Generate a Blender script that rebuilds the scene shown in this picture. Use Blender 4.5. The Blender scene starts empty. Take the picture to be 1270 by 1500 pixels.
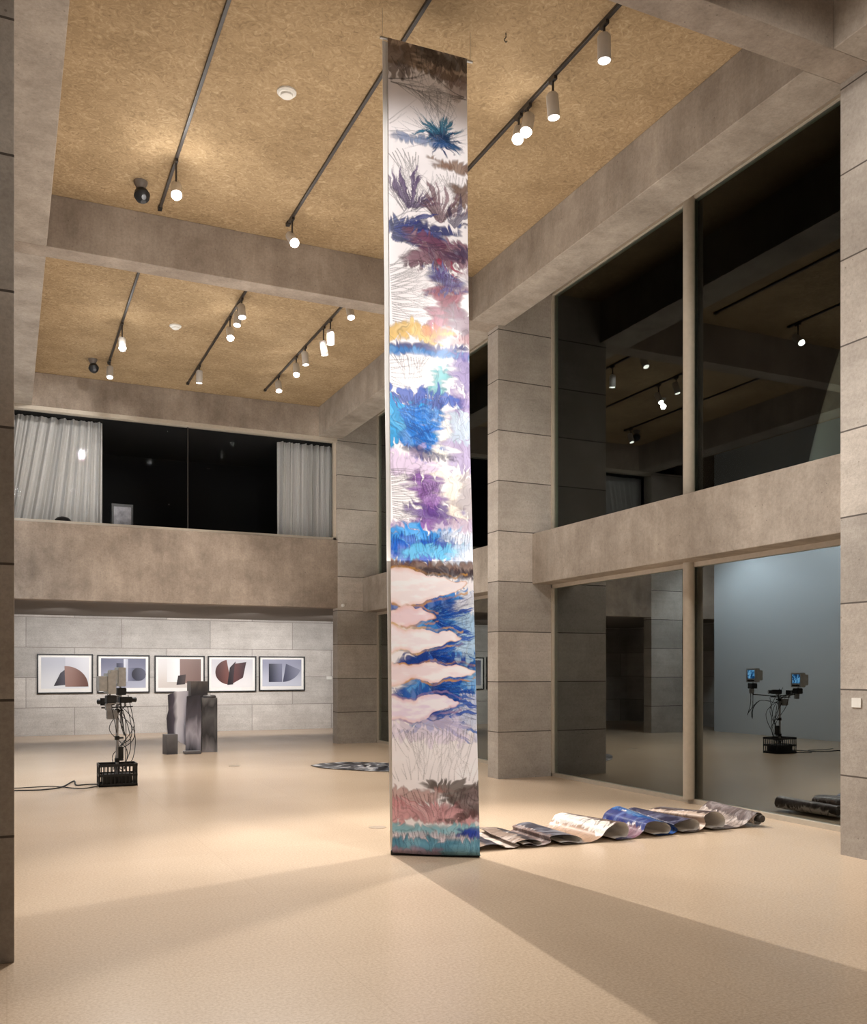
import bpy, bmesh, math, random
import numpy as np
from mathutils import Vector, Matrix
random.seed(4)
SC = bpy.context.scene
COL = SC.collection
PI = math.pi
try:
    SC.view_settings.view_transform = 'Standard'
    SC.view_settings.exposure = 0.0
except Exception:
    pass

# ------------------------------------------------------------------ camera
F = 1366.0; HY = 983.0; EYE = 1.5
YAW = math.atan(625.0 / F)
cd = bpy.data.cameras.new('camera'); cam = bpy.data.objects.new('camera', cd); COL.objects.link(cam)
cam.location = (0, 0, EYE); cam.rotation_euler = (PI / 2, 0, -YAW)
cd.sensor_fit = 'AUTO'; cd.sensor_width = 36; cd.lens = F / 1500 * 36
cd.shift_y = (HY - 750) / 1500; cd.clip_end = 200; cd.clip_start = 0.05
SC.camera = cam
s_, c_ = math.sin(YAW), math.cos(YAW)
def ray(px, py):
    u = px - 635
    return (s_ * F + c_ * u, c_ * F - s_ * u, HY - py)
def at_x(px, py, X): r = ray(px, py); t = X / r[0]; return Vector((X, r[1] * t, EYE + r[2] * t))
def at_y(px, py, Y): r = ray(px, py); t = Y / r[1]; return Vector((r[0] * t, Y, EYE + r[2] * t))
def at_z(px, py, Z): r = ray(px, py); t = (Z - EYE) / r[2]; return Vector((r[0] * t, r[1] * t, Z))

# ------------------------------------------------------------------ helpers
def lin(c):
    return tuple(((v / 255.0) / 12.92 if v / 255.0 <= 0.04045 else ((v / 255.0 + 0.055) / 1.055) ** 2.4) for v in c)
def rgba(c): return lin(c) + (1.0,)
ORG = {}
def obj(name, bm, m, parent=None, smooth=False):
    me = bpy.data.meshes.new(name)
    o = bpy.data.objects.new(name, me); COL.objects.link(o)
    org = Vector((0, 0, 0))
    if parent is not None:
        org = ORG.get(parent.name, Vector((0, 0, 0)))
        o.parent = parent
        bmesh.ops.translate(bm, verts=bm.verts, vec=-org)
    ORG[o.name] = org
    bmesh.ops.recalc_face_normals(bm, faces=bm.faces)
    bm.to_mesh(me); bm.free()
    if smooth:
        for p in me.polygons: p.use_smooth = True
        try: me.set_sharp_from_angle(angle=math.radians(38))
        except Exception: pass
    me.materials.append(m)
    return o
def tag(o, label, cat, group=None, kind=None):
    o['label'] = label; o['category'] = cat
    if group: o['group'] = group
    if kind: o['kind'] = kind
    return o
def thing(name, loc, label, cat, group=None):
    o = bpy.data.objects.new(name, None); COL.objects.link(o); o.location = loc
    o.empty_display_size = .1
    ORG[o.name] = Vector(loc)
    return tag(o, label, cat, group)
def struct_root(name, loc=(0, 0, 0)):
    o = bpy.data.objects.new(name, None); COL.objects.link(o); o.location = loc; o['kind'] = 'structure'
    ORG[o.name] = Vector(loc); return o
def struct(name, bm, m, parent=None):
    o = obj(name, bm, m, parent)
    if parent is None: o['kind'] = 'structure'
    return o
def box(bm, x0, x1, y0, y1, z0, z1, bev=0.0):
    g = bmesh.ops.create_cube(bm, size=1.0)
    vs = g['verts']
    for v in vs:
        v.co = Vector((x0 + (v.co.x + .5) * (x1 - x0), y0 + (v.co.y + .5) * (y1 - y0), z0 + (v.co.z + .5) * (z1 - z0)))
    if bev > 0:
        es = list({e for v in vs for e in v.link_edges})
        bmesh.ops.bevel(bm, geom=es, offset=bev, segments=2, affect='EDGES', profile=.6)
    return bm
def obox(bm, cen, sx, sy, sz, rot=None, bev=0.0):
    g = bmesh.ops.create_cube(bm, size=1.0); vs = g['verts']
    R = rot if rot is not None else Matrix.Identity(3)
    for v in vs: v.co = Vector(cen) + R @ Vector((v.co.x * sx, v.co.y * sy, v.co.z * sz))
    if bev > 0:
        es = list({e for v in vs for e in v.link_edges})
        bmesh.ops.bevel(bm, geom=es, offset=bev, segments=2, affect='EDGES')
    return bm
def cyl(bm, p0, p1, r0, r1=None, seg=20, cap=True):
    p0 = Vector(p0); p1 = Vector(p1); r1 = r0 if r1 is None else r1
    d = (p1 - p0); q = d.normalized().to_track_quat('Z', 'Y').to_matrix()
    a, b = [], []
    for i in range(seg):
        t = 2 * PI * i / seg; e = Vector((math.cos(t), math.sin(t), 0))
        a.append(bm.verts.new(p0 + q @ (e * r0))); b.append(bm.verts.new(p1 + q @ (e * r1)))
    for i in range(seg):
        j = (i + 1) % seg; bm.faces.new((a[i], a[j], b[j], b[i]))
    if cap:
        bm.faces.new(a[::-1]); bm.faces.new(b)
    return bm
def lathe(bm, org, prof, axis=Vector((0, 0, 1)), seg=28):
    q = axis.normalized().to_track_quat('Z', 'Y').to_matrix(); org = Vector(org)
    rings = []
    for r, z in prof:
        rings.append([bm.verts.new(org + q @ Vector((r * math.cos(2 * PI * i / seg), r * math.sin(2 * PI * i / seg), z))) for i in range(seg)])
    for A, B in zip(rings, rings[1:]):
        for i in range(seg):
            j = (i + 1) % seg; bm.faces.new((A[i], A[j], B[j], B[i]))
    bm.faces.new(rings[0][::-1]); bm.faces.new(rings[-1])
    return bm
def smooth_path(pts, n=8):
    pts = [Vector(p) for p in pts]; P = [pts[0]] + pts + [pts[-1]]; out = []
    for i in range(1, len(P) - 2):
        a, b, c, d = P[i - 1], P[i], P[i + 1], P[i + 2]
        for k in range(n):
            t = k / n
            out.append(.5 * ((2 * b) + (-a + c) * t + (2 * a - 5 * b + 4 * c - d) * t * t + (-a + 3 * b - 3 * c + d) * t ** 3))
    out.append(pts[-1]); return out
def tube(bm, pts, r, seg=6, n=8):
    path = smooth_path(pts, n) if n > 1 else [Vector(p) for p in pts]
    rings = []
    for i, p in enumerate(path):
        d = (path[min(i + 1, len(path) - 1)] - path[max(i - 1, 0)])
        if d.length < 1e-6: d = Vector((0, 0, 1))
        q = d.normalized().to_track_quat('Z', 'Y').to_matrix()
        rr = r(i / (len(path) - 1)) if callable(r) else r
        rings.append([bm.verts.new(p + q @ Vector((rr * math.cos(2 * PI * k / seg), rr * math.sin(2 * PI * k / seg), 0))) for k in range(seg)])
    for A, B in zip(rings, rings[1:]):
        for i in range(seg):
            j = (i + 1) % seg; bm.faces.new((A[i], A[j], B[j], B[i]))
    bm.faces.new(rings[0][::-1]); bm.faces.new(rings[-1])
    return bm
NB = bmesh.new

# ------------------------------------------------------------------ materials
def newmat(name):
    m = bpy.data.materials.new(name); m.use_nodes = True
    nt = m.node_tree; nt.nodes.clear()
    out = nt.nodes.new('ShaderNodeOutputMaterial')
    return m, nt, out
def N(nt, typ, **kw):
    n = nt.nodes.new(typ)
    for k, v in kw.items():
        if k in n.inputs.keys(): n.inputs[k].default_value = v
        else: setattr(n, k, v)
    return n
def principled(nt, out, **kw):
    b = nt.nodes.new('ShaderNodeBsdfPrincipled')
    for k, v in kw.items(): b.inputs[k].default_value = v
    nt.links.new(b.outputs[0], out.inputs[0]); return b
def simple(name, c, rough=.5, metal=0.0, emit=None, es=0.0, noise=.12, scale=20):
    m, nt, out = newmat(name)
    b = principled(nt, out, Roughness=rough, Metallic=metal)
    tc = N(nt, 'ShaderNodeTexCoord'); no = N(nt, 'ShaderNodeTexNoise', Scale=float(scale), Detail=4.0)
    nt.links.new(tc.outputs['Object'], no.inputs['Vector'])
    rp = N(nt, 'ShaderNodeValToRGB'); l = lin(c)
    rp.color_ramp.elements[0].position = .3; rp.color_ramp.elements[1].position = .7
    rp.color_ramp.elements[0].color = tuple(v * (1 - noise) for v in l) + (1,)
    rp.color_ramp.elements[1].color = tuple(min(1, v * (1 + noise)) for v in l) + (1,)
    nt.links.new(no.outputs['Fac'], rp.inputs['Fac']); nt.links.new(rp.outputs['Color'], b.inputs['Base Color'])
    if emit is not None:
        b.inputs['Emission Color'].default_value = rgba(emit); b.inputs['Emission Strength'].default_value = es
    return m
def mixc(nt, mode, fac, a, b):
    n = nt.nodes.new('ShaderNodeMix'); n.data_type = 'RGBA'; n.blend_type = mode
    for sock, v in ((n.inputs[0], fac), (n.inputs[6], a), (n.inputs[7], b)):
        if hasattr(v, 'is_linked'): nt.links.new(v, sock)
        else: sock.default_value = v
    return n.outputs[2]
def concrete(name, c1, c2, rough=.75, joints=None, jc=(70, 60, 52), streak='v', bump=.25, mort=.007, contrast=1.0):
    m, nt, out = newmat(name); b = principled(nt, out, Roughness=rough)
    b.inputs['Specular IOR Level'].default_value = .35
    tc = N(nt, 'ShaderNodeTexCoord'); L = nt.links.new
    n1 = N(nt, 'ShaderNodeTexNoise', Scale=1.3, Detail=9.0, Roughness=.7, Distortion=.2); L(tc.outputs['Object'], n1.inputs['Vector'])
    mp = N(nt, 'ShaderNodeMapping'); L(tc.outputs['Object'], mp.inputs['Vector'])
    mp.inputs['Scale'].default_value = (3.6, 3.6, .5) if streak == 'v' else (.5, .5, 7)
    n2 = N(nt, 'ShaderNodeTexNoise', Scale=1.0, Detail=8.0, Roughness=.7); L(mp.outputs[0], n2.inputs['Vector'])
    n3 = N(nt, 'ShaderNodeTexNoise', Scale=38.0, Detail=5.0, Roughness=.7); L(tc.outputs['Object'], n3.inputs['Vector'])
    rp = N(nt, 'ShaderNodeValToRGB'); L(n1.outputs['Fac'], rp.inputs['Fac'])
    rp.color_ramp.elements[0].position = .34; rp.color_ramp.elements[1].position = .66
    rp.color_ramp.elements[0].color = rgba(c1); rp.color_ramp.elements[1].color = rgba(c2)
    r2 = N(nt, 'ShaderNodeValToRGB'); L(n2.outputs['Fac'], r2.inputs['Fac'])
    r2.color_ramp.elements[0].position = .30; r2.color_ramp.elements[1].position = .66
    r2.color_ramp.elements[0].color = (.62, .60, .58, 1); r2.color_ramp.elements[1].color = (1.06, 1.055, 1.05, 1)
    c = mixc(nt, 'MULTIPLY', .75 * contrast, rp.outputs[0], r2.outputs[0])
    r3 = N(nt, 'ShaderNodeValToRGB'); L(n3.outputs['Fac'], r3.inputs['Fac'])
    r3.color_ramp.elements[0].position = .35; r3.color_ramp.elements[1].position = .6
    r3.color_ramp.elements[0].color = (.8, .79, .78, 1); r3.color_ramp.elements[1].color = (1.04, 1.04, 1.04, 1)
    c = mixc(nt, 'MULTIPLY', .7, c, r3.outputs[0])
    vo = N(nt, 'ShaderNodeTexVoronoi', Scale=9.0); L(tc.outputs['Object'], vo.inputs['Vector'])
    ra = N(nt, 'ShaderNodeValToRGB'); L(vo.outputs['Distance'], ra.inputs['Fac'])
    ra.color_ramp.elements[0].position = .045; ra.color_ramp.elements[1].position = .075
    ra.color_ramp.elements[0].color = (.35, .33, .3, 1); ra.color_ramp.elements[1].color = (1, 1, 1, 1)
    c = mixc(nt, 'MULTIPLY', .6, c, ra.outputs[0])
    hgt = n3.outputs['Fac']
    if joints:
        w, h, zoff, mode = joints
        sp = N(nt, 'ShaderNodeSeparateXYZ'); L(tc.outputs['Object'], sp.inputs[0])
        ad = N(nt, 'ShaderNodeMath', operation='ADD'); L(sp.outputs[0], ad.inputs[0]); ad.inputs[1].default_value = 50.0
        if mode == 'sum':
            a2 = N(nt, 'ShaderNodeMath', operation='ADD'); L(ad.outputs[0], a2.inputs[0]); L(sp.outputs[1], a2.inputs[1]); hx = a2.outputs[0]
        else: hx = ad.outputs[0]
        az = N(nt, 'ShaderNodeMath', operation='ADD'); L(sp.outputs[2], az.inputs[0]); az.inputs[1].default_value = zoff
        cb = N(nt, 'ShaderNodeCombineXYZ'); L(hx, cb.inputs[0]); L(az.outputs[0], cb.inputs[1])
        br = N(nt, 'ShaderNodeTexBrick'); L(cb.outputs[0], br.inputs['Vector'])
        br.inputs['Scale'].default_value = 1; br.inputs['Brick Width'].default_value = w; br.inputs['Row Height'].default_value = h
        br.inputs['Mortar Size'].default_value = mort; br.inputs['Mortar Smooth'].default_value = .1; br.inputs['Bias'].default_value = 0
        br.inputs['Color1'].default_value = (.80, .80, .80, 1); br.inputs['Color2'].default_value = (1.12, 1.11, 1.1, 1)
        br.inputs['Mortar'].default_value = (1, 1, 1, 1)
        c = mixc(nt, 'MULTIPLY', 1.0, c, br.outputs['Color'])
        c = mixc(nt, 'MIX', br.outputs['Fac'], c, rgba(jc))
    L(c, b.inputs['Base Color'])
    bp = N(nt, 'ShaderNodeBump', Strength=bump, Distance=.01); L(hgt, bp.inputs['Height']); L(bp.outputs[0], b.inputs['Normal'])
    return m
M = {}
M['beam'] = concrete('beam_concrete', (134, 120, 107), (168, 154, 140), streak='v', contrast=.8)
M['side_beam'] = concrete('side_beam_concrete', (142, 130, 118), (176, 164, 151), streak='v', contrast=.8)
M['fin'] = concrete('fin_block', (166, 156, 146), (192, 183, 173), joints=(200.0, .70, .05, 'sum'), jc=(86, 78, 71), streak='h', contrast=.5)
M['wall'] = concrete('wall_block', (186, 180, 175), (214, 209, 204), joints=(2.1, .70, .05, 'x'), jc=(138, 131, 126), streak='h', contrast=.5)
M['parapet'] = concrete('parapet_concrete', (124, 109, 96), (166, 149, 133), streak='v', contrast=.8)
M['white_wall'] = simple('white_wall_paint', (214, 220, 224), .8, noise=.03)
M['soffit'] = simple('soffit_paint', (120, 110, 101), .85, noise=.05)
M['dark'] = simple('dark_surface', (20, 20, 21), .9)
M['frame'] = simple('window_frame_metal', (178, 166, 150), .45, .0, noise=.05)
M['black'] = simple('black_metal', (16, 16, 17), .45)
M['blackp'] = simple('black_plastic', (22, 22, 24), .5)
M['track'] = simple('track_dark_metal', (52, 46, 42), .4)
M['housing'] = simple('lamp_housing_metal', (206, 202, 198), .38, .2, noise=.03)
M['lens'] = simple('lamp_lens', (255, 255, 255), .4, emit=(255, 250, 242), es=12.0, noise=0)
M['lens_hot'] = simple('lamp_lens_hot', (255, 255, 255), .4, emit=(255, 252, 246), es=30.0, noise=0)
M['white'] = simple('white_plastic', (225, 222, 215), .5, noise=.02)
M['paper'] = simple('white_paper', (236, 232, 228), .45, noise=.02)
M['curtain'] = simple('curtain_cloth', (210, 209, 207), .9, noise=.05, scale=40)
M['grey'] = simple('grey_metal', (150, 150, 152), .4, .3)
M['alu'] = simple('brushed_aluminium', (190, 188, 184), .35, .7)
M['lblack'] = simple('cable_rubber', (14, 14, 15), .55)
M['bark'] = simple('bark', (120, 110, 96), .9)
M['steel'] = simple('dark_steel', (20, 19, 19), .9)
def screen_mat():
    m, nt, out = newmat('blue_video_screen'); L = nt.links.new; b = principled(nt, out, Roughness=.2)
    tc = N(nt, 'ShaderNodeTexCoord'); n = N(nt, 'ShaderNodeTexNoise', Scale=14.0, Detail=3.0, Distortion=1.0); L(tc.outputs['Object'], n.inputs['Vector'])
    rp = N(nt, 'ShaderNodeValToRGB'); e = rp.color_ramp.elements
    e[0].position = .4; e[0].color = rgba((24, 60, 100)); e[1].position = .62; e[1].color = rgba((130, 190, 230)); x = e.new(.5); x.color = rgba((60, 130, 190))
    L(n.outputs['Fac'], rp.inputs[0]); L(rp.outputs[0], b.inputs['Emission Color']); b.inputs['Emission Strength'].default_value = 2.4
    b.inputs['Base Color'].default_value = rgba((20, 40, 60)); return m
M['screen'] = screen_mat()

def ceiling_mat():
    m, nt, out = newmat('wood_fibre_ceiling'); b = principled(nt, out, Roughness=.92); L = nt.links.new
    b.inputs['Specular IOR Level'].default_value = .2
    tc = N(nt, 'ShaderNodeTexCoord')
    n0 = N(nt, 'ShaderNodeTexNoise', Scale=1.8, Detail=5.0); L(tc.outputs['Object'], n0.inputs['Vector'])
    wv = N(nt, 'ShaderNodeTexNoise', Scale=13.0, Detail=8.0, Roughness=.64, Distortion=1.9); L(tc.outputs['Object'], wv.inputs['Vector'])
    rp = N(nt, 'ShaderNodeValToRGB'); L(wv.outputs['Fac'], rp.inputs['Fac']); e = rp.color_ramp.elements
    e[0].position = .28; e[0].color = rgba((128, 106, 80)); e[1].position = .72; e[1].color = rgba((186, 164, 131))
    x = e.new(.42); x.color = rgba((152, 129, 98)); x = e.new(.55); x.color = rgba((163, 139, 107))
    r2 = N(nt, 'ShaderNodeValToRGB'); L(n0.outputs['Fac'], r2.inputs['Fac'])
    r2.color_ramp.elements[0].position = .35; r2.color_ramp.elements[1].position = .65
    r2.color_ramp.elements[0].color = (.84, .82, .79, 1); r2.color_ramp.elements[1].color = (1.05, 1.05, 1.05, 1)
    c = mixc(nt, 'MULTIPLY', 1.0, rp.outputs[0], r2.outputs[0])
    L(c, b.inputs['Base Color'])
    bp = N(nt, 'ShaderNodeBump', Strength=.3, Distance=.015); L(wv.outputs['Fac'], bp.inputs['Height']); L(bp.outputs[0], b.inputs['Normal'])
    return m
M['ceiling'] = ceiling_mat()
def floor_mat():
    m, nt, out = newmat('polished_tan_floor'); b = principled(nt, out, Roughness=.27); L = nt.links.new
    b.inputs['Specular IOR Level'].default_value = .5
    tc = N(nt, 'ShaderNodeTexCoord')
    n1 = N(nt, 'ShaderNodeTexNoise', Scale=.6, Detail=3.0); L(tc.outputs['Object'], n1.inputs['Vector'])
    n2 = N(nt, 'ShaderNodeTexNoise', Scale=65.0, Detail=3.0, Roughness=.7); L(tc.outputs['Object'], n2.inputs['Vector'])
    rp = N(nt, 'ShaderNodeValToRGB'); L(n1.outputs['Fac'], rp.inputs['Fac']); e = rp.color_ramp.elements
    e[0].position = .3; e[0].color = rgba((190, 167, 143)); e[1].position = .7; e[1].color = rgba((198, 176, 152))
    r2 = N(nt, 'ShaderNodeValToRGB'); L(n2.outputs['Fac'], r2.inputs['Fac'])
    r2.color_ramp.elements[0].position = .34; r2.color_ramp.elements[1].position = .62
    r2.color_ramp.elements[0].color = (.77, .75, .72, 1); r2.color_ramp.elements[1].color = (1.06, 1.06, 1.06, 1)
    c = mixc(nt, 'MULTIPLY', .85, rp.outputs[0], r2.outputs[0])
    br = N(nt, 'ShaderNodeTexBrick'); L(tc.outputs['Object'], br.inputs['Vector'])
    br.inputs['Scale'].default_value = 1; br.inputs['Brick Width'].default_value = 1.55; br.inputs['Row Height'].default_value = 1.55
    br.inputs['Mortar Size'].default_value = .003; br.offset = 0
    br.inputs['Color1'].default_value = (.965, .962, .958, 1); br.inputs['Color2'].default_value = (1.0, 1.0, 1.0, 1)
    br.inputs['Mortar'].default_value = (.88, .87, .86, 1)
    c = mixc(nt, 'MULTIPLY', .8, c, br.outputs['Color'])
    L(c, b.inputs['Base Color'])
    return m
M['floor'] = floor_mat()
def glass_mat(name, refl, tint=(.62, .68, .65, 1), rc=(.86, .92, .9, 1), ior=1.5):
    m, nt, out = newmat(name); L = nt.links.new
    tr = N(nt, 'ShaderNodeBsdfTransparent'); tr.inputs[0].default_value = tint
    gl = N(nt, 'ShaderNodeBsdfGlossy'); gl.inputs[0].default_value = rc; gl.inputs['Roughness'].default_value = 0.0
    fr = N(nt, 'ShaderNodeFresnel', IOR=ior)
    ma = N(nt, 'ShaderNodeMath', operation='ADD'); L(fr.outputs[0], ma.inputs[0]); ma.inputs[1].default_value = refl; ma.use_clamp = True
    mx = N(nt, 'ShaderNodeMixShader'); L(ma.outputs[0], mx.inputs[0]); L(tr.outputs[0], mx.inputs[1]); L(gl.outputs[0], mx.inputs[2])
    L(mx.outputs[0], out.inputs[0]); return m
M['glass'] = glass_mat('dark_window_glass', .19)
M['glass_up'] = glass_mat('dark_upper_window_glass', .02, tint=(.84, .9, .86, 1), ior=1.42)
M['glass_b'] = glass_mat('balcony_glass', 0.0, tint=(.95, .95, .95, 1), ior=1.08)

w = bpy.data.worlds.new('night'); SC.world = w; w.use_nodes = True
w.node_tree.nodes['Background'].inputs[0].default_value = (.01, .012, .016, 1)
w.node_tree.nodes['Background'].inputs[1].default_value = .3

# ------------------------------------------------------------------ room shell
XL, XR = -1.9, 7.1
FY = [(-1.0, -.7), (5.26, 5.55), (11.4, 11.7), (18.3, 18.6)]
CZ, BZ = 6.9, 6.3
b = NB(); box(b, -3.2, 7.35, -4.2, 18.3, -.2, 0); box(b, -3.2, 9.0, 18.3, 23.6, -.2, 0)
struct('floor', b, M['floor'])
struct('floor_outside', box(NB(), 7.35, 16, -4.2, 18.3, -.25, -.05), M['dark'])
struct('ceiling', box(NB(), -2.1, 8.6, -4.2, 18.6, CZ, CZ + .25), M['ceiling'])
struct('wall_back', box(NB(), -3.2, 9.0, 23.4, 23.7, 0, 7.15), M['wall'])
struct('wall_left', box(NB(), XL - .2, XL, -4.2, 18.3, 0, CZ), M['white_wall'])
struct('wall_left_far', box(NB(), -3.2, -3.0, 18.3, 23.4, 0, 2.8), M['wall'])
struct('wall_right_far', box(NB(), 8.8, 9.0, 18.6, 23.4, 0, 2.8), M['wall'])
struct('wall_right_end', box(NB(), 8.0, 9.0, 18.4, 18.6, 0, 2.8), M['wall'])
struct('wall_outside', box(NB(), 8.0, 10.7, 13.6, 13.9, -.05, 7.6), M['fin'])
struct('wall_front', box(NB(), -2.1, 7.35, -4.4, -4.2, 0, 7.15), M['beam'])
struct('ceiling_under_balcony', box(NB(), -3.2, 9.0, 18.62, 23.4, 2.8, 3.3), M['soffit'])
struct('wall_balcony_left', box(NB(), -3.2, -.9, 18.3, 18.6, 2.8, CZ), M['parapet'])
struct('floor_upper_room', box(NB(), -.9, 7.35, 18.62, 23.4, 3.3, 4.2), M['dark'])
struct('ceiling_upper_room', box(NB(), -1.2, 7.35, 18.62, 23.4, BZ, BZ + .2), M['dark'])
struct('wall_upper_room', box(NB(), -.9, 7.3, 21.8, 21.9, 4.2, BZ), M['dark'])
struct('trim_outside_beam', box(NB(), 8.0, 8.4, -1, 13.6, BZ, CZ), M['side_beam'])
i = 1
for (y0, y1) in FY:
    struct('trim_%d' % i, box(NB(), -.07, 6.3, y0, y1, BZ, CZ, .008), M['beam']); i += 1
for a, b in ((FY[0], FY[1]), (FY[1], FY[2]), (FY[2], FY[3])):
    struct('trim_%d' % i, box(NB(), 5.8, 6.3, a[1], b[0], BZ, CZ, .008), M['side_beam']); i += 1
    struct('trim_%d' % i, box(NB(), -.07, .41, a[1], b[0], BZ, CZ, .008), M['side_beam']); i += 1
    struct('trim_%d' % i, box(NB(), 6.75, 7.35, a[1], b[0], 2.73, 3.44, .008), M['side_beam']); i += 1
for k, (y0, y1) in enumerate(FY):
    b = NB(); box(b, 6.2, 6.3, y0, y1, 0, BZ); box(b, 6.3, 8.0, y0, y1, 0, CZ)
    bmesh.ops.remove_doubles(b, verts=b.verts, dist=.0001)
    struct('wall_right_pier_%d' % (k + 1), b, M['fin'])
    struct('wall_left_pier_%d' % (k + 1), box(NB(), -.9, .035, y0, y1, 0, BZ, .006), M['fin'])
struct('wall_balcony', box(NB(), .03, 6.21, 18.3, 18.6, 2.8, 4.2, .01), M['parapet'])

def side_window(n, X, y0, y1, z0, z1, post_y, gm='glass'):
    r = struct_root('window_%d' % n, (X, (y0 + y1) / 2, z0))
    b = NB(); box(b, X, X + .012, y0, y1, z0, z1); obj('glass', b, M[gm], r)
    b = NB(); w_ = .05
    box(b, X - .04, X + .05, y0, y1, z0, z0 + w_); box(b, X - .04, X + .05, y0, y1, z1 - w_, z1)
    box(b, X - .04, X + .05, y0, y0 + .03, z0, z1); box(b, X - .04, X + .05, y1 - .03, y1, z0, z1)
    obj('window_frame', b, M['frame'], r)
    if post_y:
        b = NB(); cyl(b, (X - .06, post_y, z0 + w_), (X - .06, post_y, z1), .065, seg=24)
        box(b, X - .03, X + .03, post_y + .05, post_y + .1, z0, z1)
        obj('mullion_post', b, M['frame'], r, smooth=True)
    return r
side_window(1, XR, 5.55, 11.4, 0, 2.73, 8.42)
side_window(2, XR, 5.55, 11.4, 3.44, CZ, 8.42, 'glass_up')
side_window(3, XR, 11.7, 18.3, 0, 2.73, 15.0)
side_window(4, XR, 11.7, 18.3, 3.44, CZ, 15.0, 'glass_up')
side_window(5, XR, -.7, 5.26, 0, 2.73, 2.3)
side_window(6, XR, -.7, 5.26, 3.44, CZ, 2.3, 'glass_up')
r = struct_root('window_7', (3.1, 18.45, 4.2))
obj('glass', box(NB(), .03, 6.2, 18.44, 18.45, 4.2, BZ), M['glass_b'], r)
b = NB(); box(b, .03, 6.2, 18.40, 18.5, 4.2, 4.26); box(b, .03, 6.2, 18.32, 18.5, BZ - .07, BZ)
box(b, 6.14, 6.2, 18.4, 18.5, 4.2, BZ); obj('window_frame', b, M['frame'], r)
mx_ = at_y(275, 700, 18.45).x
obj('mullion', box(NB(), mx_ - .008, mx_ + .008, 18.43, 18.47, 4.26, BZ - .07), M['track'], r)

def curtain(x0, x1, label, folds, sh, lean=0.0):
    b = NB(); n = 170; rows = 12
    prev = None
    for j in range(rows + 1):
        z = 4.21 + (BZ - .02 - 4.21) * j / rows; row = []
        for k in range(n + 1):
            s = k / n; f = 1 - j / rows
            ph = s * 2 * PI * folds + 1.4 * math.sin(s * 7 + sh)
            x = x0 + (x1 - x0) * s - lean * f * math.sin(PI * min(1, s * 1.0)) * (1 - s * .6)
            y = 19.0 + .075 * math.sin(ph + f * .5) * (.7 + .3 * math.sin(s * 13 + sh)) + .025 * math.sin(ph * 2.3 + f * 1.5)
            row.append(b.verts.new((x, y, z)))
        if prev:
            for k in range(n): b.faces.new((prev[k], prev[k + 1], row[k + 1], row[k]))
        prev = row
    o = obj('curtain', b, M['curtain'], None, smooth=True)
    tag(o, label, 'curtain', 'curtains behind the balcony window'); return o
curtain(-.2, at_y(150, 700, 19.0).x, 'pale grey pleated curtain at the left end of the balcony window', 11, 0, .45)
curtain(at_y(407, 700, 19.0).x, 6.6, 'pale grey pleated curtain at the right end of the balcony window', 10, 2)
p = at_y(92, 764, 18.75)
t = thing('table_lamp', (p.x, 18.75, 4.2), 'small dark dome lamp behind the balcony glass before the left curtain', 'lamp')
obj('dome', lathe(NB(), (p.x, 18.75, 4.29), [(.15, 0), (.14, .04), (.1, .08), (.03, .1)]), M['black'], t, True)
obj('lit_base', lathe(NB(), (p.x, 18.75, 4.2), [(.07, 0), (.09, .04), (.09, .09)]), simple('warm_lamp', (250, 240, 220), .5, emit=(255, 240, 215), es=1.5), t, True)
p = at_y(179, 750, 19.0)
t = thing('pale_box', (p.x, 19.0, 4.2), 'small square box with a pale front behind the balcony glass', 'case')
obj('case_body', box(NB(), p.x - .2, p.x + .2, 18.95, 19.2, 4.2, 4.74, .01), simple('case_grey', (70, 72, 75), .4), t)  # plain grey box with a mottled pale front
obj('pale_front', box(NB(), p.x - .16, p.x + .16, 18.935, 18.95, 4.33, 4.68), simple('case_face', (150, 150, 158), .4, noise=.4, scale=8), t)

# ------------------------------------------------------------------ tracks and lamps
TX = [1.62, 3.08, 4.5]
def track(X, y0, y1, label):
    t = thing('light_track', (X, (y0 + y1) / 2, CZ), label, 'light track', 'ceiling light tracks')
    obj('rail', box(NB(), X - .016, X + .016, y0, y1, CZ - .03, CZ, .004), M['track'], t)
    for ya, yb in ((y0 - .02, y0 + .06), (y1 - .06, y1 + .02)):
        obj('end_cap', box(NB(), X - .022, X + .022, ya, yb, CZ - .036, CZ), M['black'], t)
nm = ['left', 'middle', 'right']
for X, n_ in zip(TX, nm):
    track(X, 5.7, {1.62: 11.2, 3.08: 10.95, 4.5: 11.0}[X], 'dark metal ceiling track, %s of three in the nearer ceiling bay' % n_)
    track(X, 11.9, {1.62: 17.2, 3.08: 17.8, 4.5: 17.6}[X], 'dark metal ceiling track, %s of three in the farther ceiling bay' % n_)
K = .62
LC = (1, .965, .915)
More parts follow.
